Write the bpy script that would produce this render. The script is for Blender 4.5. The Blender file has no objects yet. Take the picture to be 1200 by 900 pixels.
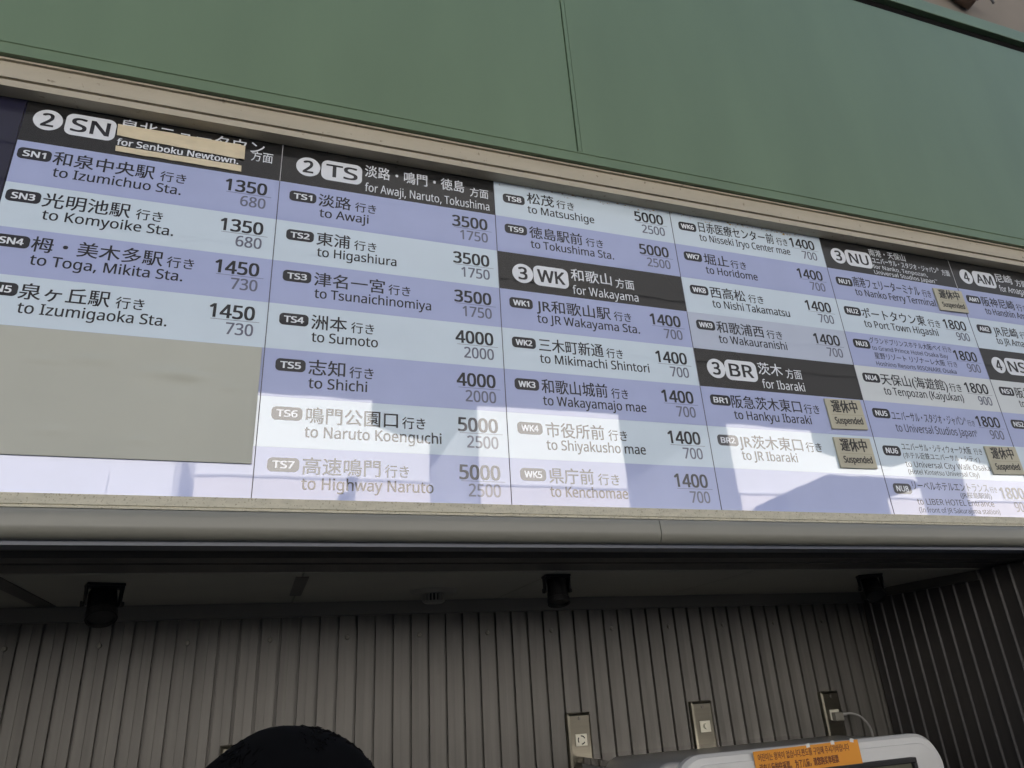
import bpy, bmesh, math, random
from mathutils import Vector, Matrix
random.seed(7)
S = bpy.context.scene
C = S.collection
R = math.radians

# ------------------------------------------------------------------ camera
cam_d = bpy.data.cameras.new('camera'); cam = bpy.data.objects.new('camera', cam_d); C.objects.link(cam)
RX = Vector((0.94700, -0.31700, -0.05700)); DN = Vector((0.077, 0.393, -0.916)); FW = Vector((0.313, 0.863, 0.396))
FW = Vector((0.31279940, 0.86318030, 0.39632854)).normalized()
RX = Vector((0.94672238, -0.31700787, -0.05676917)).normalized(); UP = RX.cross(FW).normalized(); RX = FW.cross(UP)
m = Matrix((RX, UP, -FW)).transposed().to_4x4()
m.translation = Vector((0.95069, -2.42560, 1.62))
cam.matrix_world = m
cam_d.sensor_width = 36.0; cam_d.lens = 36.0*834.02/1200.0
cam_d.clip_start = 0.05; cam_d.clip_end = 3000
S.camera = cam

# ------------------------------------------------------------------ sky, sun, exposure
SUN_EL, SUN_ROT = 40.0, 20.0
w = bpy.data.worlds.new('World'); S.world = w; w.use_nodes = True
nt = w.node_tree; bg = nt.nodes['Background']
sk = nt.nodes.new('ShaderNodeTexSky'); sk.sky_type = 'NISHITA'; sk.sun_disc = False
sk.sun_elevation = R(SUN_EL); sk.sun_rotation = R(SUN_ROT); sk.altitude = 20; sk.air_density = 1.0; sk.dust_density = 2.5; sk.ozone_density = .6
nt.links.new(sk.outputs[0], bg.inputs[0]); bg.inputs[1].default_value = 0.05
sd = bpy.data.lights.new('sun', 'SUN'); sd.energy = 5.0; sd.angle = R(0.5); sd.color = (1, .95, .87)
so = bpy.data.objects.new('sun', sd); C.objects.link(so)
sdir = Vector((math.sin(R(SUN_ROT))*math.cos(R(SUN_EL)), math.cos(R(SUN_ROT))*math.cos(R(SUN_EL)), math.sin(R(SUN_EL))))
so.rotation_euler = (-sdir).to_track_quat('-Z', 'Y').to_euler()
S.view_settings.view_transform = 'Standard'; S.view_settings.look = 'None'
S.view_settings.gamma = 1; S.view_settings.use_curve_mapping = False
S.view_settings.exposure = 2.15
S.cycles.max_bounces = 10; S.cycles.diffuse_bounces = 6

# ------------------------------------------------------------------ materials
def mat(name, col, rough=.5, metal=0, spec=.5, coat=0, coat_ior=1.5, coat_rough=.03, var=0, vscale=(6, 6, 6), bump=0, bscale=200, wob=0, speck=None):
    mt = bpy.data.materials.new(name); mt.use_nodes = True
    t = mt.node_tree; b = t.nodes['Principled BSDF']
    b.inputs['Base Color'].default_value = (*col, 1); b.inputs['Roughness'].default_value = rough
    b.inputs['Metallic'].default_value = metal; b.inputs['Specular IOR Level'].default_value = spec
    b.inputs['Coat Weight'].default_value = coat; b.inputs['Coat IOR'].default_value = coat_ior; b.inputs['Coat Roughness'].default_value = coat_rough
    geo = t.nodes.new('ShaderNodeNewGeometry')
    cur = None
    if var:
        mp = t.nodes.new('ShaderNodeMapping'); mp.inputs['Scale'].default_value = vscale
        t.links.new(geo.outputs['Position'], mp.inputs[0])
        n = t.nodes.new('ShaderNodeTexNoise'); n.inputs['Scale'].default_value = 1; n.inputs['Detail'].default_value = 5
        t.links.new(mp.outputs[0], n.inputs['Vector'])
        r = t.nodes.new('ShaderNodeValToRGB')
        r.color_ramp.elements[0].position = .3; r.color_ramp.elements[1].position = .7
        r.color_ramp.elements[0].color = (*[c*(1-var) for c in col], 1); r.color_ramp.elements[1].color = (*[min(1, c*(1+var)) for c in col], 1)
        t.links.new(n.outputs[0], r.inputs[0]); cur = r.outputs[0]
    if speck:                                   # small spots of dirt with a colour of their own
        sc, thr, scol = speck
        n2 = t.nodes.new('ShaderNodeTexNoise'); n2.inputs['Scale'].default_value = sc; n2.inputs['Detail'].default_value = 6
        t.links.new(geo.outputs['Position'], n2.inputs['Vector'])
        r2 = t.nodes.new('ShaderNodeValToRGB'); r2.color_ramp.elements[0].position = thr; r2.color_ramp.elements[1].position = thr+.08
        r2.color_ramp.elements[0].color = (0, 0, 0, 1); r2.color_ramp.elements[1].color = (.8, .8, .8, 1)
        t.links.new(n2.outputs[0], r2.inputs[0])
        mx = t.nodes.new('ShaderNodeMix'); mx.data_type = 'RGBA'
        t.links.new(r2.outputs[0], mx.inputs['Factor'])
        if cur: t.links.new(cur, mx.inputs['A'])
        else: mx.inputs['A'].default_value = (*col, 1)
        mx.inputs['B'].default_value = (*scol, 1); cur = mx.outputs['Result']
    if cur: t.links.new(cur, b.inputs['Base Color'])
    if bump or wob:
        n3 = t.nodes.new('ShaderNodeTexNoise'); n3.inputs['Scale'].default_value = bscale if bump else 3.0; n3.inputs['Detail'].default_value = 2
        t.links.new(geo.outputs['Position'], n3.inputs['Vector'])
        bp = t.nodes.new('ShaderNodeBump'); bp.inputs['Strength'].default_value = bump or 1.0; bp.inputs['Distance'].default_value = .002 if bump else wob
        t.links.new(n3.outputs[0], bp.inputs['Height'])
        t.links.new(bp.outputs[0], b.inputs['Normal' if bump else 'Coat Normal'])
    return mt
FILM = dict(rough=.32, spec=.22, coat=1, coat_ior=1.85, coat_rough=.022, wob=.0003)
M = {}
M['white_film'] = mat('white_film', (.60, .71, .81), var=.02, **FILM)
M['lilac_film'] = mat('lilac_film', (.385, .44, .69), var=.03, **FILM)
M['grey_film'] = mat('grey_film', (.47, .53, .66), var=.02, **FILM)
M['pale_film'] = mat('pale_film', (.62, .67, .70), var=.02, **FILM)
M['black_film'] = mat('black_film', (.012, .012, .013), **FILM)
M['navy_film'] = mat('navy_film', (.012, .012, .035), **FILM)
M['ink'] = mat('ink', (.012, .013, .02), **FILM)
M['grey_ink'] = mat('grey_ink', (.13, .14, .20), **FILM)
M['white_ink'] = mat('white_ink', (.72, .76, .82), **FILM)
M['divider'] = mat('divider', (.06, .06, .09), rough=.5)
M['divider_light'] = mat('divider_light', (.45, .45, .47), rough=.5)
M['cream_metal'] = mat('cream_metal', (.41, .37, .285), rough=.5, var=.06, vscale=(3, 20, 20), bump=.05, bscale=60, speck=(38, .66, (.16, .13, .09)))
M['ledge_metal'] = mat('ledge_metal', (.47, .445, .35), rough=.6, var=.12, vscale=(25, 60, 60), bump=.5, bscale=150, speck=(150, .58, (.24, .22, .16)))
M['channel_metal'] = mat('channel_metal', (.20, .198, .17), rough=.42, var=.05, vscale=(2, 8, 8))
M['sky_tint_strip'] = mat('sky_tint_strip', (.05, .062, .095), rough=.35, metal=0)  # blue of the reflected sky is put into the base colour
M['dark_slot'] = mat('dark_slot', (.006, .006, .006), rough=.9, spec=.1)
M['dark_trim'] = mat('dark_trim', (.06, .056, .05), rough=.5)
M['grey_trim'] = mat('grey_trim', (.11, .105, .095), rough=.5)
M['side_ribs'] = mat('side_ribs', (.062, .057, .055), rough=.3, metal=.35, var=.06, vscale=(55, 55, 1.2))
M['bead_metal'] = mat('bead_metal', (.055, .052, .051), rough=.4, metal=.2)
M['plug_grey'] = mat('plug_grey', (.20, .19, .16), rough=.4)
M['green_paint'] = mat('green_paint', (.130, .193, .117), rough=.36, var=.08, vscale=(2.2, 1.2, .55), bump=.5, bscale=2.2)
M['soffit_board'] = mat('soffit_board', (.29, .282, .24), rough=.7, var=.06, vscale=(3, 3, 3))
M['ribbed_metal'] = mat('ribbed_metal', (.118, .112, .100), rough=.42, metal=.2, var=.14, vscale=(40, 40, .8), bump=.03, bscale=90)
M['groove_dark'] = mat('groove_dark', (.05, .045, .04), rough=.7)
M['steel'] = mat('steel', (.21, .195, .155), rough=.3, metal=1.0, var=.05, vscale=(4, 4, 60))
M['screw'] = mat('screw', (.16, .15, .13), rough=.4, metal=.6)
M['socket'] = mat('socket', (.62, .60, .50), rough=.4)
M['black_plastic'] = mat('black_plastic', (.004, .004, .0045), rough=.5, spec=.25)
M['detector_white'] = mat('detector_white', (.21, .205, .18), rough=.5)
M['khaki_plate'] = mat('khaki_plate', (.43, .41, .315), rough=.5, var=.04)
M['plate_ink'] = mat('plate_ink', (.02, .02, .02), rough=.5)
M['plate_line'] = mat('plate_line', (.25, .23, .17), rough=.5)
M['blank_panel'] = mat('blank_panel', (.425, .437, .385), rough=.6, var=.05, vscale=(2, 2, 2))
M['tape'] = mat('tape', (.62, .545, .39), rough=.7, var=.08, vscale=(15, 15, 40))
M['machine_white'] = mat('machine_white', (.50, .50, .485), rough=.38, var=.02)
M['machine_grey'] = mat('machine_grey', (.20, .20, .20), rough=.3)
M['machine_top'] = mat('machine_top', (.60, .59, .57), rough=.07, metal=1)
M['screen_frame'] = mat('screen_frame', (.012, .012, .012), rough=.35)
M['screen'] = mat('screen', (.10, .10, .075), rough=.15)
M['orange_paper'] = mat('orange_paper', (.62, .25, .02), rough=.6, var=.05)
M['orange_ink'] = mat('orange_ink', (.12, .03, .01), rough=.6)
M['clear_tape'] = mat('clear_tape', (.60, .60, .57), rough=.3)
M['cable_white'] = mat('cable_white', (.30, .295, .28), rough=.45)
M['hair'] = mat('hair', (.003, .003, .0035), rough=.9, spec=.05)
M['skin'] = mat('skin', (.52, .33, .23), rough=.55)
M['coat'] = mat('coat', (.012, .012, .014), rough=.8)
M['trousers'] = mat('trousers', (.02, .02, .025), rough=.85)
M['concrete'] = mat('concrete', (.23, .20, .165), rough=.85, var=.12, vscale=(1, 1, 1))
M['beam_concrete'] = mat('beam_concrete', (.25, .23, .21), rough=.85, var=.1)
M['parapet'] = mat('parapet', (.66, .58, .54), rough=.85, var=.06, vscale=(.5, .5, 2))
M['rail_grey'] = mat('rail_grey', (.12, .12, .13), rough=.6)
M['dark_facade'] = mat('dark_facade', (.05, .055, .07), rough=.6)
M['window_glass'] = mat('window_glass', (.03, .04, .05), rough=.1)
M['paving'] = mat('paving', (.13, .125, .118), rough=.85, var=.1, vscale=(1.5, 1.5, 1))
M['asphalt'] = mat('asphalt', (.06, .06, .06), rough=.9, var=.12, vscale=(2, 2, 2))
M['road_paint'] = mat('road_paint', (.75, .75, .72), rough=.7)
M['white_facade'] = mat('white_facade', (.86, .86, .88), rough=.8, var=.03, vscale=(.4, .4, .4))
M['pink_facade'] = mat('pink_facade', (.84, .79, .77), rough=.8, var=.04, vscale=(.4, .4, 2))
M['ledge_grey'] = mat('ledge_grey', (.50, .49, .50), rough=.8)
M['blocker_black'] = mat('blocker_black', (.014, .015, .018), rough=.6, spec=.2)
M['blocker_grey'] = mat('blocker_grey', (.017, .018, .02), rough=.6, spec=.2)
M['pipe'] = mat('pipe', (.14, .09, .07), rough=.5)

# ------------------------------------------------------------------ helpers
def link(name, me, mats, parent=None):
    o = bpy.data.objects.new(name, me); C.objects.link(o)
    for x in (mats if isinstance(mats, (list, tuple)) else [mats]): me.materials.append(M[x])
    if parent: o.parent = parent
    return o
def obj(name, bm, mats, parent=None, bevel=0, smooth=False):
    me = bpy.data.meshes.new(name)
    bmesh.ops.recalc_face_normals(bm, faces=bm.faces)
    if smooth:
        for f in bm.faces: f.smooth = True
    bm.to_mesh(me); bm.free()
    o = link(name, me, mats, parent)
    if bevel:
        b = o.modifiers.new('bevel', 'BEVEL'); b.width = bevel; b.segments = 2; b.limit_method = 'ANGLE'
    return o
def tag(o, label=None, cat=None, group=None, kind=None):
    if label: o['label'] = label
    if cat: o['category'] = cat
    if group: o['group'] = group
    if kind: o['kind'] = kind
    return o
def empty(name, loc=(0, 0, 0), rot=(0, 0, 0)):
    o = bpy.data.objects.new(name, None); C.objects.link(o); o.location = loc; o.rotation_euler = rot
    o.empty_display_size = .1
    return o
def bx(bm, x0, x1, y0, y1, z0, z1, mi=0, mtx=None):
    vs = [bm.verts.new((x, y, z)) for x in (x0, x1) for y in (y0, y1) for z in (z0, z1)]
    if mtx:
        for v in vs: v.co = mtx @ v.co
    for q in ((0, 1, 3, 2), (4, 6, 7, 5), (0, 4, 5, 1), (2, 3, 7, 6), (0, 2, 6, 4), (1, 5, 7, 3)):
        f = bm.faces.new([vs[i] for i in q]); f.material_index = mi
    return bm
def box(*a, **k): return bx(bmesh.new(), *a, **k)
def extr(bm, prof, x0, x1, close=True, axis='x', mi=0):
    """extrude a 2D profile: (y,z) along x, or (x,y) along z"""
    if axis == 'x': mk = lambda p, t: (t, p[0], p[1])
    elif axis == 'z': mk = lambda p, t: (p[0], p[1], t)
    else: mk = lambda p, t: (p[0], t, p[1])
    a = [bm.verts.new(mk(p, x0)) for p in prof]; b = [bm.verts.new(mk(p, x1)) for p in prof]
    n = len(prof)
    for i in range(n if close else n-1):
        f = bm.faces.new((a[i], a[(i+1) % n], b[(i+1) % n], b[i])); f.material_index = mi
    if close:
        bm.faces.new(a).material_index = mi; bm.faces.new(b[::-1]).material_index = mi
    return bm
def cyl(bm, r0, r1, h, mtx, seg=24, mi=0):
    r = bmesh.ops.create_cone(bm, cap_ends=True, segments=seg, radius1=r0, radius2=r1, depth=h, matrix=mtx)
    for v in r['verts']:
        for f in v.link_faces: f.material_index = mi
    return bm
def tube(bm, pts, rad, seg=10):
    rings = []
    for i, p in enumerate(pts):
        p = Vector(p); a = Vector(pts[max(0, i-1)]); b = Vector(pts[min(len(pts)-1, i+1)])
        d = (b-a).normalized(); u = d.orthogonal().normalized() if i == 0 else (u - d*u.dot(d)).normalized(); v = d.cross(u)
        rr = rad[i] if isinstance(rad, (list, tuple)) else rad
        rings.append([bm.verts.new(p + (u*math.cos(t)+v*math.sin(t))*rr) for t in [2*math.pi*k/seg for k in range(seg)]])
    for a, b in zip(rings, rings[1:]):
        for k in range(seg): bm.faces.new((a[k], a[(k+1) % seg], b[(k+1) % seg], b[k])).smooth = True
    bm.faces.new(rings[0][::-1]); bm.faces.new(rings[-1])
    return bm
def rrect(x0, x1, z0, z1, r, n=6):
    pts = []
    for cx, cz, a0 in ((x1-r, z1-r, 0), (x0+r, z1-r, 90), (x0+r, z0+r, 180), (x1-r, z0+r, 270)):
        for k in range(n+1):
            a = R(a0 + 90*k/n); pts.append((cx+r*math.cos(a), cz+r*math.sin(a)))
    return pts
def flat(bm, pts, y, mi=0):
    f = bm.faces.new([bm.verts.new((p[0], y, p[1])) for p in pts]); f.material_index = mi
    f.normal_update()
    if f.normal.y > 0: f.normal_flip()

# ---- lettering: flat glyph meshes in the plane y = const
import os
FONT = None
for loc in ('LOCAL', 'SYSTEM'):               # the type that ships inside Blender itself
    p_ = os.path.join(bpy.utils.resource_path(loc) or '', 'datafiles', 'fonts', 'NotoSansHebrew-Regular.woff2')
    if FONT is None and os.path.exists(p_):
        try: FONT = bpy.data.fonts.load(p_)
        except Exception: FONT = None
def latin(s): return all(ord(ch) < 0x2000 for ch in s)
_cache = {}
def glyphs(body, off):
    k = (body, off)
    if k not in _cache:
        c = bpy.data.curves.new('txt', 'FONT'); c.body = body; c.size = 1; c.font = FONT if (FONT and latin(body)) else c.font; c.resolution_u = 3; c.offset = off*(.82 if FONT and latin(body) else 1)
        o = bpy.data.objects.new('txt', c); me = o.to_mesh()
        vs = [tuple(v.co) for v in me.vertices]; fs = [tuple(p.vertices) for p in me.polygons]
        o.to_mesh_clear(); bpy.data.objects.remove(o); bpy.data.curves.remove(c)
        _cache[k] = (vs, fs)
    return _cache[k]
_cap = {}
def text(bm, body, x0, x1, zbase, h, y, mi=0, off=0.0, mtx=None):
    """body spans x0..x1 exactly; h = cap height (latin) or full height (cjk); off = stroke weight as a share of h"""
    vs, fs = glyphs(body, 0.0)
    if not vs: return
    ax = min(v[0] for v in vs); bx_ = max(v[0] for v in vs)
    if not latin(body):
        v2, _ = glyphs('国', 0.0); r0 = min(v[1] for v in v2); r1 = max(v[1] for v in v2)
    else:
        v2, _ = glyphs('H', 0.0); r0 = 0; r1 = max(v[1] for v in v2)
    sx = (x1-x0)/max(1e-6, bx_-ax); sz = h/(r1-r0); d = off*h
    strikes = [(0, 0)] if d == 0 else [(-d, -d*.5), (d, -d*.5), (-d, d*.5), (d, d*.5)]
    for k, (dx, dz) in enumerate(strikes):
        nv = []
        for v in vs:
            co = Vector((x0+(v[0]-ax)*sx+dx, y-k*.00004, zbase+(v[1]-r0)*sz+dz))
            nv.append(bm.verts.new(mtx @ co if mtx else co))
        for f in fs:
            try: q = bm.faces.new([nv[i] for i in f])
            except ValueError: continue
            q.material_index = mi
def tobj(name, bm, mats, parent):
    me = bpy.data.meshes.new(name); bm.to_mesh(me); bm.free()
    return link(name, me, mats, parent)

# ------------------------------------------------------------------ ground
for nm, b, mm in (('pavement', box(-60, 90, -9.6, 60, -.25, 0), 'paving'), ('kerb', box(-60, 90, -9.75, -9.6, -.25, 0), 'concrete'),
                  ('road', box(-60, 90, -19, -9.75, -.3, -.13), 'asphalt'),
                  ('ground', box(-900, 900, -900, 900, -1.2, -.31), 'paving')):
    tag(obj(nm, b, mm), kind='structure')
bm = bmesh.new()
for i in range(16): bx(bm, -20+i*5, -17+i*5, -15.5, -15.35, -.13, -.126)
tag(obj('lane_marking', bm, 'road_paint'), kind='structure')

# ------------------------------------------------------------------ ticket booth building
W, H, ZT = .9, .18538584, 3.7251
YC, ZC, YB, XS = .16, 2.07, 1.26, 4.52
XL, XR = -2.4, 9.5
YF = -.085
booth = tag(empty('ticket_booth', (1, 0, 0)), 'ticket booth with green painted fascia above and a dark ribbed metal alcove below', 'building')
booth.location = (0, 0, 0)
def zr(za, y): return 1.62+(za-1.62)*(2.4256+y)/2.4256       # apparent height on the board plane -> real height at depth y
zF0, zS, zF1, zG1 = zr(3.93, YF), zr(3.986, YF), zr(5.815, YF), zr(5.925, YF)
XSEAM = (2.252-.951)*(2.4256+YF)/2.4256+.951
obj('fascia_panel', box(XL, XSEAM-.0125, YF, YF+.05, zS+.001, zF1), 'green_paint', booth, .003)
obj('fascia_panel', box(XSEAM+.0125, XR, YF, YF+.05, zS+.001, zF1), 'green_paint', booth, .003)
obj('fascia_batten', box(XSEAM-.009, XSEAM+.009, YF-.005, YF+.04, zS+.006, zF1-.001), 'green_paint', booth, .002)
bm = bmesh.new(); extr(bm, [(YF-.003, zF0), (YF-.003, zS-.006), (YF-.007, zS-.003), (YF-.007, zS+.002), (YF-.003, zS+.005), (YF+.12, zS+.005), (YF+.12, zF0)], XL, XR)
obj('fascia_trim', bm, 'green_paint', booth)
obj('shadow_gap', box(XL, XR, YF+.03, YF+.05, zF1+.0005, zG1-.0005), 'dark_slot', booth)
bm = bmesh.new(); extr(bm, [(YF-.01, zG1), (YF-.01, zr(6.045, YF)), (YF+.3, zr(6.045, YF)+.01), (YF+.3, zG1)], XL, XR)
obj('coping', bm, 'green_paint', booth, .004)
# header below the board: rolled channel, flanges and shutter slot
def channel(x0, x1):
    pr = [(-.062, 2.188), (-.072, 2.186), (-.077, 2.180), (-.080, 2.160)]
    pr += [(-.042-.040*math.cos(R(a)), 2.136-.037*math.sin(R(a))) for a in range(0, 91, 9)]+[(-.042, 2.188)]
    b = bmesh.new(); extr(b, pr, x0, x1); o = obj('header_channel', b, 'channel_metal', booth, smooth=True); o.modifiers.new('edges', 'EDGE_SPLIT').split_angle = R(40); return o
XJ = 2.358
channel(XL, XJ-.0015); channel(XJ+.0015, XR)
bm = bmesh.new(); extr(bm, [(-.040, 2.112), (.029, 2.112), (.029, 2.186), (-.040, 2.186)], XL, XR); obj('header_backing', bm, 'dark_slot', booth)
bm = bmesh.new(); extr(bm, [(-.036, 2.086), (.020, 2.083), (.030, 2.095), (.030, 2.11), (-.036, 2.11)], XL, XR); obj('header_flange', bm, 'sky_tint_strip', booth)
bm = bmesh.new(); extr(bm, [(.031, 2.098), (.115, 2.098), (.115, 2.22), (.031, 2.22)], XL, XR); obj('shutter_slot', bm, 'dark_trim', booth)
bm = bmesh.new(); extr(bm, [(.135, 2.079), (.225, 2.079), (.225, 2.30), (.116, 2.30), (.116, 2.105), (.135, 2.105)], XL, XR); obj('header_flange', bm, 'dark_trim', booth)
bm = bmesh.new(); extr(bm, [(.245, 2.076), (.40, 2.076), (.40, 2.30), (.226, 2.30), (.226, 2.11), (.245, 2.11)], XL, XR); obj('header_flange', bm, 'dark_trim', booth)
# ceiling boards, one mesh each
XI = -.62  # unseen left wall, moved inward to darken that end of the alcove
seams = [XI, .09, 1.10, 2.12, 3.11, XS]
for a, b in zip(seams, seams[1:]):
    obj('ceiling_board', box(a+.002, b-.002, .401, YB+.03, ZC, ZC+.02), 'soffit_board', booth, .0015)
obj('ceiling_backing', box(XI, XS, .401, YB+.03, ZC+.021, ZC+.05), 'dark_slot', booth)
obj('ceiling_strip', box(1.075, 1.125, .47, .99, ZC-.004, ZC-.0005), 'dark_trim', booth)
obj('ceiling_strip', box(.055, .125, .42, YB-.03, ZC-.004, ZC-.0005), 'dark_trim', booth)
# ribbed walls
def ribs(n, p, t0):
    pts = []
    for i in range(n):
        x = t0+i*p
        pts += [(x, 0), (x+p*.40, 0), (x+p*.405, .0035), (x+p*.84, 0), (x+p*.855, .020), (x+p*.985, .020)]
    return pts
n = 72; P = .088; X0 = 1.76-.93*P-20*P
pts = [(x, YB+d) for x, d in ribs(200, P, X0-30*P) if XI < x < XS]
pr = [(XI, YB)]+pts+[(XS, YB+.001), (XS, YB+.06), (XI, YB+.06)]
bm = bmesh.new(); extr(bm, pr, -.0, 2.004, axis='z'); bw = obj('back_wall', bm, 'ribbed_metal', booth)
obj('wall_trim', box(XI, XS, YB-.022, YB+.02, 2.0045, ZC-.001), 'grey_trim', booth, .003)
pts = []
for i in range(-1, 16):
    y = -.02+i*.0865
    if y > .01 and y < YB-.06: pts += [(XS+.004, y), (XS-.004, y+.004), (XS-.006, y+.007), (XS-.004, y+.010), (XS+.004, y+.014)]
pr = [(XS+.004, -.04)]+pts+[(XS+.004, YB-.001), (XS+.06, YB-.001), (XS+.06, -.04)]
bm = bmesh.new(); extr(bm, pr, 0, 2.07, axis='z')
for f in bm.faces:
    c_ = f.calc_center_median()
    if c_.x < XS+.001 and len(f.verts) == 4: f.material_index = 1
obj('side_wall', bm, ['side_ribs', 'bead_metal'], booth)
obj('wall_trim', box(XS-.02, XS+.02, .42, YB-.023, 2.02, ZC-.001), 'dark_trim', booth, .003)
obj('side_wall', box(XI-.06, XI, -.04, YB+.06, 0, 2.07), 'ribbed_metal', booth)
obj('front_wall', box(XS+.061, XR, -.04, .02, 0, 2.09), 'ribbed_metal', booth)
obj('front_wall', box(XL, XI-.061, -.04, .02, 0, 2.09), 'ribbed_metal', booth)
for i in range(-6, 13):
    x = -.045+.3522*i
    if XI+.05 < x < XS-.05:
        b = bmesh.new(); cyl(b, .011, .008, .006, Matrix.Translation((x, YB-.002, 1.905)) @ Matrix.Rotation(R(90), 4, 'X'), 14)
        cyl(b, .004, .004, .004, Matrix.Translation((x, YB-.006, 1.905)) @ Matrix.Rotation(R(90), 4, 'X'), 6)
        obj('screw', b, 'screw', bw, smooth=False)
# body behind the fascia
obj('booth_shell', box(XL, XR, .34, 1.9, 2.32, 5.55), 'dark_slot', booth)

# ------------------------------------------------------------------ fare board
board = tag(empty('fare_board'), 'long bus fare board with white, lilac and black rows under the green fascia', 'sign')
NC = 8
def X(c): return c*W
def Z(r): return ZT-r*H
obj('backing', box(X(-.9), X(NC), .005, .03, Z(8.1), Z(-.35)), 'navy_film', board)
obj('end_panel', box(X(-.9), X(0)-.004, 0, .0045, Z(8.02), Z(-.3)), 'navy_film', board)
# frame rails
yl = -.06
bm = bmesh.new(); extr(bm, [(yl, ZT-.002), (yl, 3.7515), (yl+.014, 3.753), (yl+.014, 3.7605), (yl-.002, 3.762), (yl-.002, 3.832), (yl+.003, 3.8335), (yl+.003, 3.836), (yl-.009, 3.838), (yl-.009, 3.847), (0.05, 3.847), (.05, ZT+.03), (0.0, ZT+.03), (-.002, ZT-.002)], XL, XR)
obj('upper_rail', bm, 'cream_metal', board)
bm = bmesh.new(); extr(bm, [(-.002, 2.238), (-.052, 2.2345), (-.064, 2.232), (-.067, 2.200), (-.063, 2.1985), (-.063, 2.1955), (-.069, 2.1945), (-.069, 2.189), (-.002, 2.189)], XL, XR)
obj('lower_rail', bm, 'ledge_metal', board)
INK = ['ink', 'grey_ink', 'white_ink']
YT, YT2 = -.0007, -.0013
def rowplate(c, r, m, name):
    return obj(name, box(X(c)+.0015, X(c+1)-.0015, 0, .0045, Z(r+1)+.0001, Z(r)-.0001), m, board)
def badge(row, c, r, code, x0=.045, x1=.160, mid=.33):
    bm = bmesh.new(); zc = Z(r+mid)
    flat(bm, rrect(X(c+x0), X(c+x1), zc-.0245, zc+.0245, .016), YT, 0)
    cx = (x0+x1)/2; hw = .0128*len(code)
    text(bm, code, X(c+cx-hw), X(c+cx+hw), zc-.0125, .025, YT2, 1, .05)
    return tobj('route_badge', bm, ['ink', 'white_ink'], row)
def line(bm, s, c, r, x0, x1, bot, h, off, mi=0):
    text(bm, s, X(c+x0), X(c+x1), Z(r+bot), h*H, YT, mi, off)
COL = {'w': 'white_film', 'b': 'lilac_film', 'g': 'grey_film', 'p': 'pale_film'}
def fare_row(c, r, col, code=None, jp=None, jx=None, ix=None, en=None, ex=None, fare=None, px=(.785, .955), dy=0, lines=None, bdg=(.045, .160), bmid=.33):
    row = rowplate(c, r, COL[col], 'fare_row')
    if code: badge(row, c, r, code, bdg[0], bdg[1], bmid+dy)
    bm = bmesh.new()
    if jp:
        line(bm, jp, c, r, jx[0], jx[1], .50+dy, .315, .012)
        line(bm, '行き', c, r, ix[0], ix[1], .50+dy, .235, .010)
        line(bm, en, c, r, ex[0], ex[1], .778+dy, .215, .016)
    for (s, x0, x1, bot, h, o) in (lines or []): line(bm, s, c, r, x0, x1, bot, h, o)
    if bm.verts: tobj('destination_text', bm, INK, row)
    else: bm.free()
    if fare:
        bm = bmesh.new()
        a, b = fare
        line(bm, a, c, r, px[0], px[1], .475+dy, .29, .038)
        line(bm, b, c, r, px[1]-.0335*len(b), px[1], .82+dy, .25, .022, 1)
        flat(bm, [(X(c+px[0]+.005), Z(r+.508+dy)), (X(c+px[1]+.022), Z(r+.508+dy)), (X(c+px[1]+.022), Z(r+.508+dy)-.0016), (X(c+px[0]+.005), Z(r+.508+dy)-.0016)], YT, 1)
        tobj('price_text', bm, INK, row)
    return row
def header_row(c, r, num, code, lines, cx=(.064, .168), px=(.174, .357), mid=.5):
    row = rowplate(c, r, 'black_film', 'route_header')
    bm = bmesh.new(); zc = Z(r+mid)
    mx = X(c+(cx[0]+cx[1])/2)
    flat(bm, [(mx+.0475*math.cos(2*math.pi*k/40), zc+.0475*math.sin(2*math.pi*k/40)) for k in range(40)], YT, 1)
    text(bm, num, mx-.0185, mx+.0185, zc-.0295, .059, YT2, 0, .04)
    tobj('number_badge', bm, ['ink', 'white_ink'], row)
    bm = bmesh.new()
    flat(bm, rrect(X(c+px[0]), X(c+px[1]), zc-.05, zc+.05, .027, 8), YT, 1)
    pc = X(c+(px[0]+px[1])/2); hw = .031*len(code)
    text(bm, code, pc-hw, pc+hw, zc-.0305, .061, YT2, 0, .035)
    tobj('route_badge', bm, ['ink', 'white_ink'], row)
    if lines:
        bm = bmesh.new()
        for (s, x0, x1, bot, h, o) in lines: line(bm, s, c, r, x0, x1, bot, h, o, 2)
        tobj('destination_text', bm, INK, row)
    return row
# column of route SN
header_row(0, 0, '2', 'SN', [('泉北ニュータウン', .345, .923, .375, .31, .008), ('方面', .872, .962, .58, .26, .004), ('for Senboku Newtown.', .346, .821, .735, .155, .03)], cx=(.035, .137), px=(.148, .333), mid=.41)
k = dict(dy=-.035, bdg=(.012, .130), px=(.783, .949))
fare_row(0, 1, 'b', 'SN1', '和泉中央駅', (.137, .505), (.528, .627), 'to Izumichuo Sta.', (.147, .614), ('1350', '680'), **k)
fare_row(0, 2, 'w', 'SN3', '光明池駅', (.137, .443), (.465, .563), 'to Komyoike Sta.', (.147, .610), ('1350', '680'), **k)
fare_row(0, 3, 'b', 'SN4', '栂・美木多駅', (.137, .588), (.604, .703), 'to Toga, Mikita Sta.', (.144, .668), ('1450', '730'), **k)
fare_row(0, 4, 'w', 'SN5', '泉ヶ丘駅', (.134, .431), (.452, .550), 'to Izumigaoka Sta.', (.142, .636), ('1450', '730'), **k)
for r, c_ in ((5, 'b'), (6, 'w'), (7, 'b')): fare_row(0, r, c_)
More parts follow.
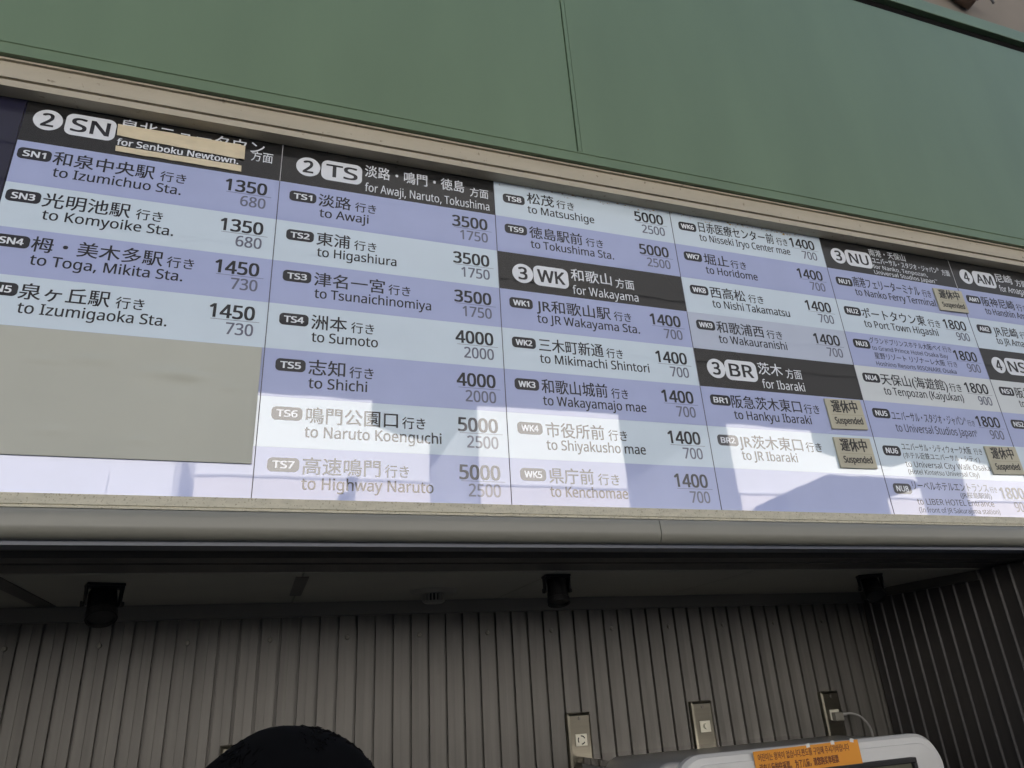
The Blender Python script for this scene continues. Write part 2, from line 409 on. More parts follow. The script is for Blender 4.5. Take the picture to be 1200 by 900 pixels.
# column of route TS
header_row(1, 0, '2', 'TS', [('淡路・鳴門・徳島', .370, .848, .505, .315, .008), ('方面', .876, .970, .575, .255, .004), ('for Awaji, Naruto, Tokushima', .372, .972, .905, .225, .004)])
F = ('3500', '1750')
fare_row(1, 1, 'b', 'TS1', '淡路', (.170, .312), (.331, .425), 'to Awaji', (.177, .392), F)
fare_row(1, 2, 'w', 'TS2', '東浦', (.172, .315), (.333, .430), 'to Higashiura', (.177, .520), F)
fare_row(1, 3, 'b', 'TS3', '津名一宮', (.172, .470), (.487, .583), 'to Tsunaichinomiya', (.177, .675), F)
F = ('4000', '2000')
fare_row(1, 4, 'w', 'TS4', '洲本', (.172, .315), (.333, .428), 'to Sumoto', (.176, .445), F)
fare_row(1, 5, 'b', 'TS5', '志知', (.172, .315), (.333, .430), 'to Shichi', (.175, .405), F)
F = ('5000', '2500')
fare_row(1, 6, 'w', 'TS6', '鳴門公園口', (.174, .532), (.550, .645), 'to Naruto Koenguchi', (.172, .711), F)
fare_row(1, 7, 'b', 'TS7', '高速鳴門', (.172, .465), (.483, .577), 'to Highway Naruto', (.172, .675), F)
# third column
k = dict(px=(.780, .948)); d = dict(dy=-.07, px=(.780, .948))
fare_row(2, 0, 'w', 'TS8', '松茂', (.174, .318), (.333, .430), 'to Matsushige', (.173, .536), F, bmid=.45, **{'px': (.780, .948)})
fare_row(2, 1, 'b', 'TS9', '徳島駅前', (.172, .455), (.475, .570), 'to Tokushima Sta.', (.175, .622), F, **k)
header_row(2, 2, '3', 'WK', [('和歌山', .372, .591, .545, .315, .008), ('方面', .612, .715, .585, .255, .004), ('for Wakayama', .374, .729, .905, .225, .004)], cx=(.072, .171), px=(.176, .357), mid=.53)
F = ('1400', '700')
fare_row(2, 3, 'b', 'WK1', 'JR和歌山駅', (.179, .561), (.580, .672), 'to JR Wakayama Sta.', (.178, .710), F, **k)
fare_row(2, 4, 'w', 'WK2', '三木町新通', (.175, .498), (.515, .600), 'to Mikimachi Shintori', (.175, .732), F, **k)
fare_row(2, 5, 'b', 'WK3', '和歌山城前', (.172, .495), (.515, .600), 'to Wakayamajo mae', (.174, .685), F, **k)
fare_row(2, 6, 'w', 'WK4', '市役所前', (.176, .454), (.475, .567), 'to Shiyakusho mae', (.174, .652), F, **k)
fare_row(2, 7, 'b', 'WK5', '県庁前', (.174, .380), (.401, .502), 'to Kenchomae', (.174, .535), F, **k)
# fourth column
k = dict(px=(.774, .944), bdg=(.043, .153))
fare_row(3, 0, 'w', 'WK6', '日赤医療センター前', (.170, .661), (.680, .755), 'to Nisseki Iryo Center mae', (.164, .758), F, bmid=.40, dy=0, **k)
fare_row(3, 1, 'b', 'WK7', '堀止', (.165, .318), (.332, .430), 'to Horidome', (.165, .490), F, **k)
fare_row(3, 2, 'w', 'WK8', '西高松', (.165, .380), (.400, .495), 'to Nishi Takamatsu', (.165, .650), F, **k)
fare_row(3, 3, 'g', 'WK9', '和歌浦西', (.162, .449), (.468, .565), 'to Wakauranishi', (.163, .580), F, **k)
header_row(3, 4, '3', 'BR', [('茨木', .365, .513, .545, .315, .008), ('方面', .533, .632, .585, .255, .004), ('for Ibaraki', .372, .632, .905, .225, .004)], cx=(.061, .164), px=(.165, .353))
fare_row(3, 5, 'b', 'BR1', '阪急茨木東口', (.165, .580), (.597, .691), 'to Hankyu Ibaraki', (.167, .624))
fare_row(3, 6, 'w', 'BR2', 'JR茨木東口', (.165, .533), (.553, .648), 'to JR Ibaraki', (.167, .485))
fare_row(3, 7, 'b')
# fifth column
header_row(4, 0, '3', 'NU', [('南港・天保山', .355, .635, .335, .23, .006), ('ユニバーサル・スタジオ・ジャパン', .362, .868, .585, .20, .006), ('®', .872, .888, .47, .1, .0), ('方面', .907, .972, .615, .20, .004),
    ('for Nanko, Tenpozan,', .356, .777, .765, .13, .006), ('Universal Studios Japan', .352, .82, .955, .13, .006), ('™', .824, .845, .88, .07, 0)], cx=(.056, .161), px=(.163, .355), mid=.53)
F = ('1800', '900')
k = dict(px=(.776, .951), bdg=(.040, .157))
fare_row(4, 1, 'b', 'NU1', '南港フェリーターミナル', (.165, .664), (.685, .752), 'to Nanko Ferry Terminal', (.161, .765), None, bmid=.39, **k)
fare_row(4, 2, 'w', 'NU2', 'ポートタウン東', (.163, .632), (.652, .745), 'to Port Town Higashi', (.160, .706), F, **k)
fare_row(4, 3, 'b', 'NU3', fare=F, lines=[('グランドプリンスホテル大阪ベイ', .161, .685, .275, .18, .004), ('行き', .700, .766, .275, .17, 0), ('to Grand Prince Hotel Osaka Bay', .166, .723, .475, .125, .003),
    ('星野リゾート リゾナーレ大阪', .168, .681, .735, .18, .004), ('行き', .700, .775, .735, .17, 0), ('Hoshino Resorts RISONARE Osaka', .165, .749, .94, .125, .003)], **k)
fare_row(4, 4, 'p', 'NU4', '天保山(海遊館)', (.163, .640), (.655, .745), 'to Tenpozan (Kaiyukan)', (.163, .735), F, **k)
fare_row(4, 5, 'b', 'NU5', fare=F, lines=[('ユニバーサル・スタジオ・ジャパン', .166, .680, .50, .255, .005), ('®', .683, .697, .36, .1, 0), ('行き', .703, .757, .50, .17, 0), ('to Universal Studios Japan', .172, .735, .80, .215, .0015), ('®', .737, .752, .70, .1, 0)], **k)
fare_row(4, 6, 'w', 'NU6', lines=[('ユニバーサル・シティウォーク大阪', .172, .660, .31, .20, .004), ('行き', .68, .74, .31, .17, 0), ('(ホテル近鉄ユニバーサル・シティ)', .168, .702, .525, .165, .003), ('to Universal City Walk Osaka', .167, .760, .745, .15, .0015), ('(Hotel Kintetsu Universal City)', .171, .662, .93, .125, .001)], bmid=.34, **k)
fare_row(4, 7, 'b', 'NU8', fare=F, lines=[('リーベルホテルエントランス', .170, .695, .335, .22, .004), ('行き', .706, .757, .335, .15, 0), ('(JR桜島駅前)', .481, .702, .505, .15, .002), ('to LIBER HOTEL Entrance', .173, .700, .705, .15, .0015), ('(In front of JR Sakurajima station)', .170, .725, .90, .125, .001)], bmid=.32, **k)
# sixth column, cut by the frame of the picture
header_row(5, 0, '4', 'AM', [('尼崎', .370, .520, .525, .30, .008), ('方面', .545, .645, .565, .24, .004), ('for Amagasaki', .375, .68, .86, .215, .004)], cx=(.056, .166), px=(.172, .358), mid=.52)
fare_row(5, 1, 'b', 'AM1', '阪神尼崎', (.172, .448), (.465, .560), 'to Hanshin Amagasaki', (.172, .690))
fare_row(5, 2, 'w', 'AM2', 'JR尼崎', (.179, .381), (.400, .495), 'to JR Amagasaki', (.176, .560))
header_row(5, 3, '4', 'NS', [], cx=(.062, .168), px=(.174, .357))
fare_row(5, 4, 'p', 'NS1', '阪神西宮', (.172, .448), (.465, .560), 'to Hanshin Nishinomiya', (.172, .740))
fare_row(5, 5, 'b', 'NS2'); fare_row(5, 6, 'w'); fare_row(5, 7, 'b')
for c in (6, 7):
    for r in range(8): fare_row(c, r, 'wb'[(r+c) % 2])
hdr = {1: (0, 1), 2: None, 3: (2, 3), 4: (4, 5), 5: (0, 1)}
for c in range(1, NC):
    bm = bmesh.new()
    z1, z0 = Z(0), Z(8)
    lz = Z(1) if c in (1, 5) else None
    if lz: bx(bm, X(c)-.0013, X(c)+.0013, -.0012, .003, lz, z1, 1); bx(bm, X(c)-.0013, X(c)+.0013, -.0012, .003, z0, lz-.0002, 0)
    else: bx(bm, X(c)-.0013, X(c)+.0013, -.0012, .003, z0, z1, 0)
    obj('column_divider', bm, ['divider', 'divider_light'], board)

# grime caught along the upper edge of the pale rows
bm = bmesh.new()
for i in range(150):
    c = 2+random.random()**.7*1.9; s = .0012+.004*random.random()**3
    z = Z(0)-abs(random.gauss(0, .011))-.004; x = X(c)
    n_ = random.randint(5, 8)
    flat(bm, [(x+s*random.uniform(.6, 2.6)*math.cos(2*math.pi*j/n_), z+s*random.uniform(.5, 1.1)*math.sin(2*math.pi*j/n_)) for j in range(n_)], YT2-.0004*(i % 3)-.0002, 0 if random.random() < .5 else 1)
M['rust'] = mat('rust', (.30, .20, .07), rough=.9); M['dust'] = mat('dust', (.25, .25, .24), rough=.9)
tag(tobj('grime_specks', bm, ['rust', 'dust'], board), kind='stuff')

# ------------------------------------------------------------------ things fixed on the board
o = obj('blank_panel', box(X(-.12), X(.990), -.0065, -.0015, Z(7.345), Z(5.02)), 'blank_panel', bevel=.001)
me = o.data; bm = bmesh.new(); bm.from_mesh(me)
bmesh.ops.subdivide_edges(bm, edges=bm.edges, cuts=44, use_grid_fill=True)
bumps = [(.375, Z(5.55), .06, .015, .006), (.62, Z(5.70), .10, .02, .009), (.66, Z(5.90), .035, .02, -.006), (.55, Z(7.0), .04, .01, .004), (.80, Z(5.9), .03, .012, .004), (.5, Z(6.3), .4, .12, .003), (.24, Z(5.62), .05, .010, .005), (.72, Z(5.62), .06, .012, -.004), (.30, Z(6.9), .05, .012, .004), (.70, Z(6.75), .02, .05, .003)]
for v in bm.verts:
    if v.co.y < -.005:
        for cx_, cz_, sx_, sz_, a_ in bumps: v.co.y -= .9*a_*math.exp(-((v.co.x-cx_)/sx_)**2-((v.co.z-cz_)/sz_)**2)
for f in bm.faces: f.smooth = True
bm.to_mesh(me); bm.free()
tag(o, 'large blank grey-beige panel covering the lower left rows of the fare board', 'cover panel')

def suspended(cx, cr, wd, ht, rot, label):
    e = tag(empty('suspended_plate', (X(cx), -.0035, Z(cr)), (0, R(rot), 0)), label, 'notice', 'suspended notices stuck on the fare board')
    w2, h2 = wd*W/2, ht*H/2
    obj('plate', box(-w2, w2, -.006, .002, -h2, h2), 'khaki_plate', e, .001)
    bm = bmesh.new()
    text(bm, '運休中', -w2*.72, w2*.70, .006, h2*.80, -.0068, 0, .03)
    text(bm, 'Suspended', -w2*.74, w2*.80, -h2*.66, h2*.42, -.0068, 0, .04)
    flat(bm, [(-w2*.85, -.004), (w2*.9, -.004), (w2*.9, -.0052), (-w2*.85, -.0052)], -.0068, 1)
    tobj('notice_text', bm, ['plate_ink', 'plate_line'], e)
suspended(3.852, 5.452, .232, .80, -1.8, 'khaki suspended notice on the lilac row BR1, just below the black BR header')
suspended(3.846, 6.472, .232, .78, -.8, 'khaki suspended notice on the white row BR2, lower of the two stacked ones')
suspended(4.893, 1.520, .232, .74, -1.5, 'khaki suspended notice on row NU1, the highest one on the board')
suspended(4.879, 6.440, .235, .78, -1.5, 'khaki suspended notice on row NU6, at the right edge low down')

def strip(pts, y, label):
    bm = bmesh.new()
    P4 = [(X(c), Z(r)) for c, r in pts]
    n_ = 14
    top = [Vector(P4[0]).lerp(Vector(P4[1]), i/n_) for i in range(n_+1)]; bot = [Vector(P4[3]).lerp(Vector(P4[2]), i/n_) for i in range(n_+1)]
    ring = [(p.x, p.y+random.uniform(-.0012, .0012)) for p in top]+[(p.x, p.y+random.uniform(-.0012, .0012)) for p in bot[::-1]]
    extr(bm, ring, y-.0015, y, axis='y')
    tag(obj('paper_strip', bm, 'tape'), label, 'tape', 'paper strips stuck over the header')
strip([(.337, .222), (.824, .216), (.822, .605), (.341, .512)], -.002, 'long cream paper strip covering the lower half of the Japanese SN header text')
strip([(.345, .775), (.836, .765), (.838, .925), (.347, .915)], -.002, 'cream paper strip below the English line of the SN header')
strip([(.818, .235), (.843, .243), (.845, .606), (.821, .598)], -.0045, 'short upright cream paper piece over the right end of the long strip')

# ------------------------------------------------------------------ ceiling fittings
def spotlight(x, y, yaw, pitch, k, label):
    e = tag(empty('spotlight', (x, y, ZC-.001), (0, 0, R(yaw))), label, 'spotlight', 'black spotlights under the alcove ceiling')
    e.scale = (k, k, k)
    obj('base_plate', box(-.075, .075, -.045, .045, -.012, 0), 'black_plastic', e, .003)
    b = bmesh.new(); extr(b, [(-.074, -.012), (.074, -.012), (.070, -.095), (.063, -.095), (.066, -.020), (-.066, -.020), (-.063, -.095), (-.070, -.095)], -.034, .034, axis='y')
    obj('bracket', b, 'black_plastic', e, .001)
    mt = Matrix.Translation((0, 0, -.085)) @ Matrix.Rotation(R(pitch), 4, 'X')
    b = bmesh.new(); cyl(b, .056, .060, .115, mt, 28); cyl(b, .036, .056, .025, mt @ Matrix.Translation((0, 0, -.070)), 28)
    can = obj('lamp_body', b, 'black_plastic', e, .002)
    b = bmesh.new(); ri = []
    for rr, zz in ((.0605, .045), (.0625, .048), (.0625, .076), (.056, .076), (.056, .050)):
        ri.append([b.verts.new(mt @ Vector((rr*math.cos(2*math.pi*q/28), rr*math.sin(2*math.pi*q/28), zz))) for q in range(28)])
    for p_, q_ in zip(ri, ri[1:]):
        for q in range(28): b.faces.new((p_[q], p_[(q+1) % 28], q_[(q+1) % 28], q_[q]))
    obj('lens_ring', b, 'black_plastic', can)
    b = bmesh.new(); cyl(b, .0545, .0545, .004, mt @ Matrix.Translation((0, 0, .061)), 28); obj('lens', b, 'screen_frame', can)
    for s in (-1, 1):
        b = bmesh.new(); cyl(b, .013, .011, .014, Matrix.Translation((s*.077, 0, -.085)) @ Matrix.Rotation(R(90), 4, 'Y'), 16); obj('knob', b, 'black_plastic', e)
spotlight(.41, .60, 18, 150, .84, 'black spotlight on a bracket under the ceiling, the one far left above the ribbed wall')
spotlight(2.15, .48, -6, 165, .76, 'black spotlight on a bracket just right of the smoke detector, under the ceiling')
spotlight(3.92, .55, -30, 145, .78, 'black spotlight half lost in shadow near the dark right corner of the alcove')
det = tag(empty('smoke_detector', (1.71, .906, ZC-.0006)), 'round off-white smoke detector with slotted drum under the alcove ceiling', 'smoke detector')
b = bmesh.new(); cyl(b, .095, .112, .014, Matrix.Translation((0, 0, -.007)), 40); obj('base', b, 'detector_white', det, .003)
b = bmesh.new(); cyl(b, .036, .036, .03, Matrix.Translation((0, 0, -.03)), 24); obj('core', b, 'dark_slot', det)
b = bmesh.new()
for i in range(18):
    a = 2*math.pi*i/18; bx(b, -.003, .003, .040, .052, -.046, -.0145, mtx=Matrix.Rotation(a, 4, 'Z'))
obj('slotted_drum', b, 'detector_white', det)
b = bmesh.new(); cyl(b, .042, .053, .010, Matrix.Translation((0, 0, -.0515)), 32); obj('cap', b, 'detector_white', det, .002)

# ------------------------------------------------------------------ wall outlets
def outlet(x, z1, label, kind, wd=.134, ht=.27):
    e = tag(empty('wall_outlet', (x, YB-.001, z1-ht/2)), label, 'outlet', 'metal outlet plates on the ribbed wall')
    w2, h2 = wd/2, ht/2
    b = bmesh.new()
    ys = [(1, -.003), (.965, -.02), (.90, -.026)]
    rings = []
    for f_, y in [(1, -.0)]+ys:
        i = (1-f_)*w2*2.2
        rings.append([b.verts.new(p) for p in ((-w2+i, y, -h2+i), (w2-i, y, -h2+i), (w2-i, y, h2-i), (-w2+i, y, h2-i))])
    for p_, q_ in zip(rings, rings[1:]):
        for j in range(4): b.faces.new((p_[j], p_[(j+1) % 4], q_[(j+1) % 4], q_[j]))
    b.faces.new(rings[-1]); b.faces.new(rings[0][::-1])
    obj('cover_plate', b, 'steel', e)
    for s in (-1, 1):
        b = bmesh.new(); cyl(b, .0085, .007, .005, Matrix.Translation((0, -.028, s*(h2-.028))) @ Matrix.Rotation(R(90), 4, 'X'), 16); bx(b, -.006, .006, -.0312, -.0298, s*(h2-.028)-.001, s*(h2-.028)+.001); obj('screw', b, 'screw', e)
    so_ = obj('socket', box(-.031, .031, -.033, -.0255, -.027+.01, .027+.01), 'socket', e, .002)
    b = bmesh.new()
    if kind == 'twist':
        for a0, a1 in ((20, 100), (140, 215), (265, 330)):
            P_ = [(.0155*math.cos(R(a0+(a1-a0)*j/6)), .0155*math.sin(R(a0+(a1-a0)*j/6))) for j in range(7)]
            Q_ = [(.021*math.cos(R(a1-(a1-a0)*j/6)), .021*math.sin(R(a1-(a1-a0)*j/6))) for j in range(7)]
            flat(b, [(p[0], p[1]+.01) for p in P_+Q_], -.0335)
    else:
        cyl(b, .016, .014, .016, Matrix.Translation((0, -.041, .012)) @ Matrix.Rotation(R(90), 4, 'X'), 20)
        flat(b, rrect(-.018, .018, -.012, -.002, .004), -.0336)
    if kind == 'twist': obj('socket_slot', b, 'dark_slot', so_)
    elif kind == 'jack': obj('socket_jack', b, 'socket', so_)
    else: b.free()
    return e
outlet(2.526, 1.505, 'metal outlet plate with curved slots, just left of the ticket machine', 'twist')
outlet(3.247, 1.518, 'metal outlet plate with a round jack, above the left shoulder of the ticket machine', 'jack')
outlet(4.103, 1.521, 'metal outlet plate with a plug in it, nearest the dark right corner', 'plug')
outlet(.905, 1.478, 'metal outlet plate half hidden behind the black-haired head', 'twist')
e = tag(empty('power_plug', (4.103, YB-.034, 1.386)), 'pale plug with grey cable curving down from the right outlet plate', 'plug')
obj('plug_body', box(-.028, .030, -.034, -.0005, -.022, .024), 'plug_grey', e, .006)
b = bmesh.new(); P_ = []
for i in range(24):
    t = i/23; P_.append((.030+.16*math.sin(t*1.75), -.018-.04*math.sin(t*3), .008+.012*math.sin(t*6)*(1-t)-.20*t**2.2))
tube(b, P_, .006, 10); obj('cable', b, 'cable_white', e)
b = bmesh.new(); tube(b, [(.028, -.017, .008), (.045, -.018, .011), (.062, -.021, .011)], [.011, .009, .007], 12); obj('strain_relief', b, 'cable_white', e)

# ------------------------------------------------------------------ counter and ticket machine
e = tag(empty('back_counter', (3.4, 1.0, 0)), 'glossy grey counter running along the ribbed wall behind the ticket machine', 'counter')
e.location = (0, 0, 0)
obj('counter_top', box(2.50, 3.78, .80, YB-.002, 1.28, 1.31), 'machine_top', e)
obj('cabinet', box(2.52, 3.76, .84, YB-.004, 0, 1.279), 'machine_grey', e)
tm = tag(empty('ticket_machine', (3.2, .55, 0)), 'white ticket machine with rounded corners and dark screen at the lower right', 'ticket machine')
tm.location = (0, 0, 0)
b = bmesh.new(); extr(b, rrect(2.42, 3.78, .02, 1.333, .085, 8), .345, .79, axis='y'); obj('body', b, 'machine_grey', tm, .012, True)
# front bezel: rounded frame around the screen opening
def bezel():
    b = bmesh.new()
    o1 = rrect(2.50, 3.835, .06, 1.352, .13, 10); sets = [(o1, .344)]
    def ins(k): return rrect(2.50+k, 3.835-k, .06+k, 1.352-k, .13-k*.6, 10)
    sets = [(ins(0), .344), (ins(0), .318), (ins(.012), .302), (ins(.034), .296), (ins(.037), .2925), (ins(.05), .291)]
    hole = rrect(2.86, 3.665, .70, 1.268, .02, 10)
    sets += [(hole, .286), (hole, .330)]
    rings = [[b.verts.new((p[0], y, p[1])) for p in s] for s, y in sets]
    for p_, q_ in zip(rings, rings[1:]):
        n_ = len(p_)
        for j in range(n_): b.faces.new((p_[j], p_[(j+1) % n_], q_[(j+1) % n_], q_[j]))
    return b
obj('front_bezel', bezel(), 'machine_white', tm)
b = bmesh.new()
for s in ((2.862, 3.663, 1.246, 1.266), (2.862, 3.663, .702, .722), (2.862, 2.882, .7225, 1.2455), (3.643, 3.663, .7225, 1.2455)): bx(b, s[0], s[1], .282, .328, s[2], s[3])
obj('screen_frame', b, 'screen_frame', tm, .003)
obj('screen', box(2.8825, 3.6425, .296, .32, .7225, 1.2455), 'screen', tm)
b = bmesh.new(); bx(b, 2.95, 3.40, .28, .292, .42, .52); obj('ticket_tray', b, 'screen_frame', tm, .004)
# orange notice
e = tag(empty('paper_notice', (2.99, .285, 1.30), (0, R(-.8), 0)), 'orange paper notice taped to the upper edge of the white ticket machine', 'notice')
e.location = (3.115, .2855, 1.268)
w2 = .262; h2 = .083
bm = bmesh.new(); bx(bm, -w2, w2, -.0012, 0, -h2, h2); obj('paper', bm, 'orange_paper', e)
bm = bmesh.new()
text(bm, '어린이는 왕복이 없습니다.편도를 구입해 주시기바랍니다', -w2*.93, w2*.80, .046, .026, -.0018, 0, .02)
text(bm, '没有儿童的往返票。 为了儿童，请您购买单程票', -w2*.93, w2*.55, .008, .027, -.0018, 0, .035)
text(bm, 'No round-trip ticket for children. Please buy one-way ticket for children', -w2*.93, w2*.93, -.022, .014, -.0018, 0, .03)
tobj('notice_text', bm, ['orange_ink'], e)
for i, x in enumerate((3.12, 3.245, 3.345)):
    b = bmesh.new(); bx(b, -.009, .009, -.0012, .0, -.007, .007, mtx=Matrix.Rotation(R((-8, 5, 12)[i]), 4, 'Y'))
    o = obj('clear_tape', b, 'clear_tape', e); o.location = (x-3.115, -.002, h2-.001)

# ------------------------------------------------------------------ person
per = tag(empty('person', (.991, -1.545, 0), (0, 0, R(6))), 'black-haired person seen from behind, head top showing at the bottom edge', 'person')
def skin_mesh(name, joints, edges, m, parent, root=0, lv=2):
    me = bpy.data.meshes.new(name); me.from_pydata([j[0] for j in joints], edges, []); o = link(name, me, m, parent)
    o.modifiers.new('skin', 'SKIN')
    if not me.skin_vertices: me.attributes  # created with the modifier
    lay = me.skin_vertices[0] if me.skin_vertices else None
    if lay:
        for i, j in enumerate(joints): lay.data[i].radius = j[1]
        lay.data[root].use_root = True
    s = o.modifiers.new('sub', 'SUBSURF'); s.levels = lv; s.render_levels = lv
    return o
bm = bmesh.new(); bmesh.ops.create_uvsphere(bm, u_segments=32, v_segments=24, radius=1)
for v in bm.verts:
    x, y, z = v.co
    jaw = 1-.25*max(0, -z-.1)
    v.co = Vector((x*.077*jaw, y*.098*(1-.12*max(0, -z)), 1.475+z*.115))
    if y > .6 and abs(x) < .28 and -.45 < z < .05: v.co.y += .02*(1-abs(x)/.28)*(1-abs(z+.25)/.3)
for s in (-1, 1):
    bmesh.ops.create_uvsphere(bm, u_segments=10, v_segments=8, radius=.028, matrix=Matrix.Translation((s*.08, -.005, 1.455)) @ Matrix.Diagonal((.35, .7, 1.15, 1)))
cyl(bm, .055, .052, .14, Matrix.Translation((0, -.015, 1.345)), 20)
body = [((0, 0, .92), (.17, .12)), ((0, 0, 1.10), (.15, .11)), ((0, 0, 1.26), (.17, .11)), ((0, -.01, 1.36), (.07, .07)),
        ((.19, 0, 1.28), (.07, .07)), ((.24, .0, 1.03), (.05, .05)), ((.23, .10, .83), (.038, .038)), ((-.19, 0, 1.28), (.07, .07)), ((-.24, 0, 1.03), (.05, .05)), ((-.23, .10, .83), (.038, .038))]
head = obj('head', bm, 'skin', per, smooth=True)
skin_mesh('jacket', body, [(0, 1), (1, 2), (2, 3), (2, 4), (4, 5), (5, 6), (2, 7), (7, 8), (8, 9)], 'coat', per)
legs = [((0, 0, .92), (.16, .115)), ((.09, 0, .84), (.09, .09)), ((.10, .01, .48), (.062, .062)), ((.105, -.02, .08), (.045, .045)), ((.11, .12, .035), (.045, .03)),
        ((-.09, 0, .84), (.09, .09)), ((-.10, .01, .48), (.062, .062)), ((-.105, -.02, .08), (.045, .045)), ((-.11, .12, .035), (.045, .03))]
skin_mesh('trousers', legs, [(0, 1), (1, 2), (2, 3), (3, 4), (0, 5), (5, 6), (6, 7), (7, 8)], 'trousers', per)
for s in (-1, 1):      # hands with five fingers
    j = [((s*.23, .10, .83), (.03, .022)), ((s*.232, .118, .78), (.036, .016))]; ed = [(0, 1)]
    for k_, (dx, ln) in enumerate(((-.026, .066), (-.009, .076), (.009, .072), (.025, .056))):
        a = len(j); j += [((s*.232+dx, .128, .745), (.010, .010)), ((s*.232+dx, .142, .745-ln*.55), (.009, .009)), ((s*.232+dx, .142, .745-ln), (.008, .008))]
        ed += [(1, a), (a, a+1), (a+1, a+2)]
    a = len(j); j += [((s*.232-s*.036, .135, .775), (.012, .012)), ((s*.232-s*.044, .152, .745), (.010, .010))]; ed += [(0, a), (a, a+1)]
    skin_mesh('hand', j, ed, 'skin', per, 0, 1)
# hair: full rounded head of short hair with many strands at the outline
bm = bmesh.new(); bmesh.ops.create_uvsphere(bm, u_segments=48, v_segments=32, radius=1)
from mathutils import noise
for v in bm.verts:
    n_ = v.co.copy(); k_ = 1+.04*noise.noise(n_*2.3)+.004*noise.noise(n_*9)
    z = n_.z
    sq = abs(z)**.9*(1 if z > 0 else -1)
    v.co = Vector((n_.x*.108*k_*(1+.05*(1-abs(z))), n_.y*.118*k_-.012, 1.488+sq*.112*k_))
    if n_.y > .35 and z < .25: v.co.y = min(v.co.y, .075)
hs = obj('hair', bm, 'hair', per, smooth=True)
bm = bmesh.new()
for i in range(1400):
    a = random.uniform(0, 2*math.pi); z = random.uniform(-.1, 1); rr = math.sqrt(max(0, 1-z*z))
    d = Vector((rr*math.cos(a), rr*math.sin(a), z))
    p0 = Vector((d.x*.108, d.y*.119-.012, 1.488+(z if z > 0 else z)*.112)); t = Vector((-d.y, d.x, 0))*random.uniform(-.6, .6)+Vector((d.x*.5, d.y*.5, -.7*rr+random.uniform(-.2, .2)))
    t -= d*t.dot(d); t.normalize(); ln = random.uniform(.008, .018); sd_ = d.cross(t)*.0007
    q = [p0-d*.003-sd_, p0-d*.003+sd_, p0+t*ln*.6+d*.0015+sd_*.7, p0+t*ln+d*random.uniform(-.002, .001)]
    bm.faces.new([bm.verts.new(x_) for x_ in q])
tobj('hair_strands', bm, ['hair'], hs)

# ------------------------------------------------------------------ the street opposite the board (seen mirrored in its film)
e = tag(empty('terminal_wall'), 'beige concrete building wall above the green coping in the upper right corner', 'wall')
obj('wall', box(-60, 70, .5, 1.2, 5.6, 27), 'concrete', e)  # unseen upper height raised so its shadow covers the street
obj('wall', box(-60, 70, 2.0, 3.0, 0, 27), 'concrete', e)  # unseen rear wall, added to block sky light behind the booth
FY = -25.0
def facade(name, x0, x1, roof, label, ledge=True):
    e = tag(empty(name, ((x0+x1)/2, FY, 0)), label, 'building'); e.location = (0, 0, 0)
    b = bmesh.new(); extr(b, [(x0, -.3)]+roof+[(x1, -.3)], FY-12, FY, axis='y'); obj('wall', b, 'white_facade', e)
    if ledge: obj('ledge', box(x0+.02, x1-.02, FY-.01, FY+.10, 9.5, 9.58), 'ledge_grey', e); obj('lower_cladding', box(x0+.01, x1-.01, FY+.0, FY+.06, 6.6, 9.499), 'pink_facade', e)
    obj('shopfront', box(x0+.3, x1-.3, FY+.0, FY+.03, -.2, 3.2), 'window_glass', e)
    b = bmesh.new(); x = x0+2.3
    while x < x1-.8: bx(b, x, x+.03, FY+.001, FY+.065, 7.2, 9.499); x += 3.7
    tag(obj('panel_joint', b, 'ledge_grey', e), kind='stuff')
facade('white_building', -40, -2.35, [(-40, 13), (-2.35, 13)], 'white sunlit building across the street, mirrored below the blank panel', False)
facade('white_building', -1.65, 7.08, [(-1.65, 12.95), (4.72, 12.95), (4.74, 11.9), (5.6, 11.6), (7.08, 11.3)], 'white sunlit building with stepped roof, mirrored by the TS6 and TS7 rows')
facade('white_building', 9.22, 16.02, [(9.22, 13.03), (16.02, 13.10)], 'white sunlit building mirrored by the WK4 and WK5 rows')
facade('white_building', 21.85, 33.0, [(21.85, 13.02), (26.9, 12.98), (26.95, 11.9), (27.9, 11.6), (31.6, 11.2), (33.0, 11.6)], 'white sunlit building with stepped roof, mirrored by the BR2 row')
facade('white_building', 36.4, 41.0, [(36.4, 11.9), (41.0, 11.2)], 'white sunlit building mirrored under the NU6 row')
facade('white_building', 47.0, 70.0, [(47, 12.5), (70, 12.5)], 'white sunlit building farthest along the street to the right')
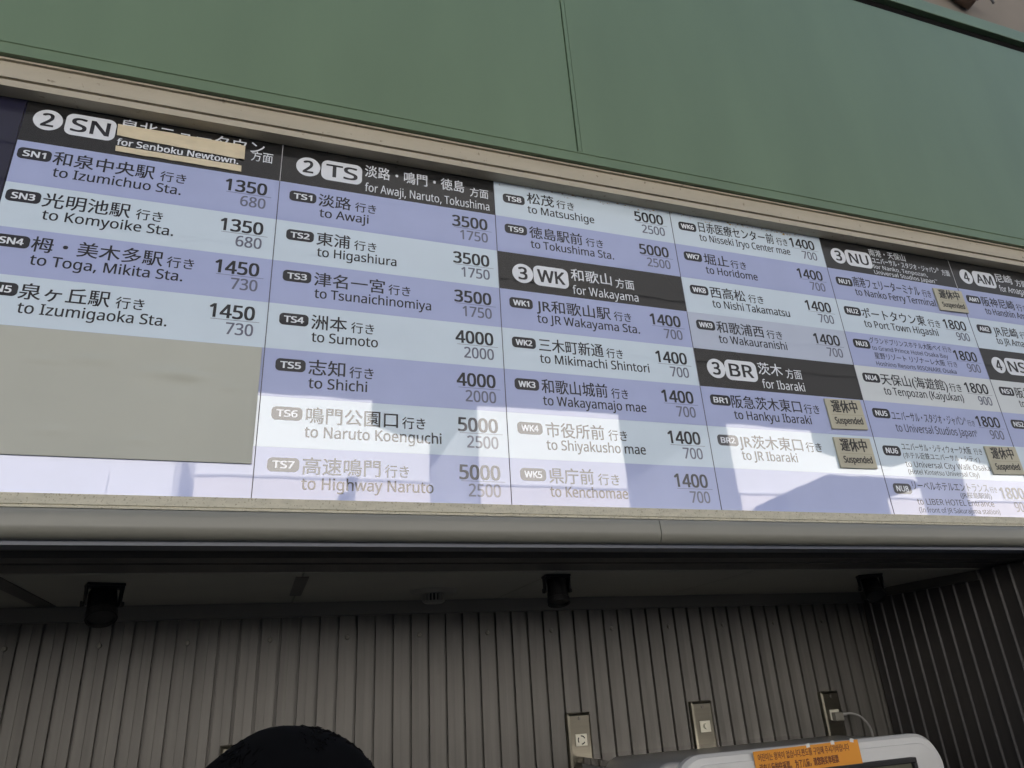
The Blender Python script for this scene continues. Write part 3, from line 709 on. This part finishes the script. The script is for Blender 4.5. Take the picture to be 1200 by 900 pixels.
e = tag(empty('shaded_pavilion', (26, -24, 0)), 'dark pavilion with sloping roof ends, mirrored below the BR2 row', 'building'); e.location = (0, 0, 0)
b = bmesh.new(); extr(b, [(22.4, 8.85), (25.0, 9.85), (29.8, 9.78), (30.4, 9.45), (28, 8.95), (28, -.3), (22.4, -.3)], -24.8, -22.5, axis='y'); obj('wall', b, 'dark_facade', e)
e = tag(empty('lamp_post', (3.95, -24.3, -.31)), 'slim dark lamp post before the white building, mirrored in the TS7 row', 'lamp post')
b = bmesh.new(); tube(b, [(0, 0, 0), (0, 0, 4), (0, 0, 9.3)], [.16, .15, .14], 12); obj('pole', b, 'rail_grey', e)
b = bmesh.new(); cyl(b, .14, .24, .4, Matrix.Translation((0, 0, 9.5)), 16); obj('lamp_head', b, 'rail_grey', e)
# drain pipe on the wall
e = tag(empty('drain_pipe', (6.56, .40, 7.08)), 'short brown pipe with a wire loop on the beige wall in the upper right corner', 'pipe')
b = bmesh.new(); tube(b, [(-.30, .0, .30), (-.15, .0, .12), (-.02, 0, .02), (.04, -.01, -.03)], [.11, .11, .105, .10], 16); obj('pipe', b, 'pipe', e)
b = bmesh.new(); tube(b, [(.11+.10*math.cos(t/10*3.4), -.03, -.05+.10*math.sin(t/10*3.4)) for t in range(11)], .010, 8); obj('wire_loop', b, 'rail_grey', e)
for x0, x1, h_, lab in ((-95, -20, 62, 'added dark sky blocker behind the white buildings, farthest left'), (-19.99, 25, 66, 'tallest added dark sky blocker behind the white buildings'), (25.01, 64, 60, 'added dark sky blocker behind the white buildings, centre right'), (64.01, 150, 63, 'added dark sky blocker behind the white buildings, farthest right')):
    e = tag(empty('sky_blocker', ((x0+x1)/2, -62, 0)), lab, 'building'); e.location = (0, 0, 0)  # dark blocks added to keep bright sky out of the board's reflection
    obj('wall', box(x0, x1, -84, -62, -.3, h_), 'blocker_black', e)
    b = bmesh.new()
    for f_ in range(1, int(h_/4)): bx(b, x0+.3, x1-.3, -61.99, -61.85, f_*4, f_*4+.5)
    tag(obj('blocker_band', b, 'blocker_grey', e), kind='stuff')
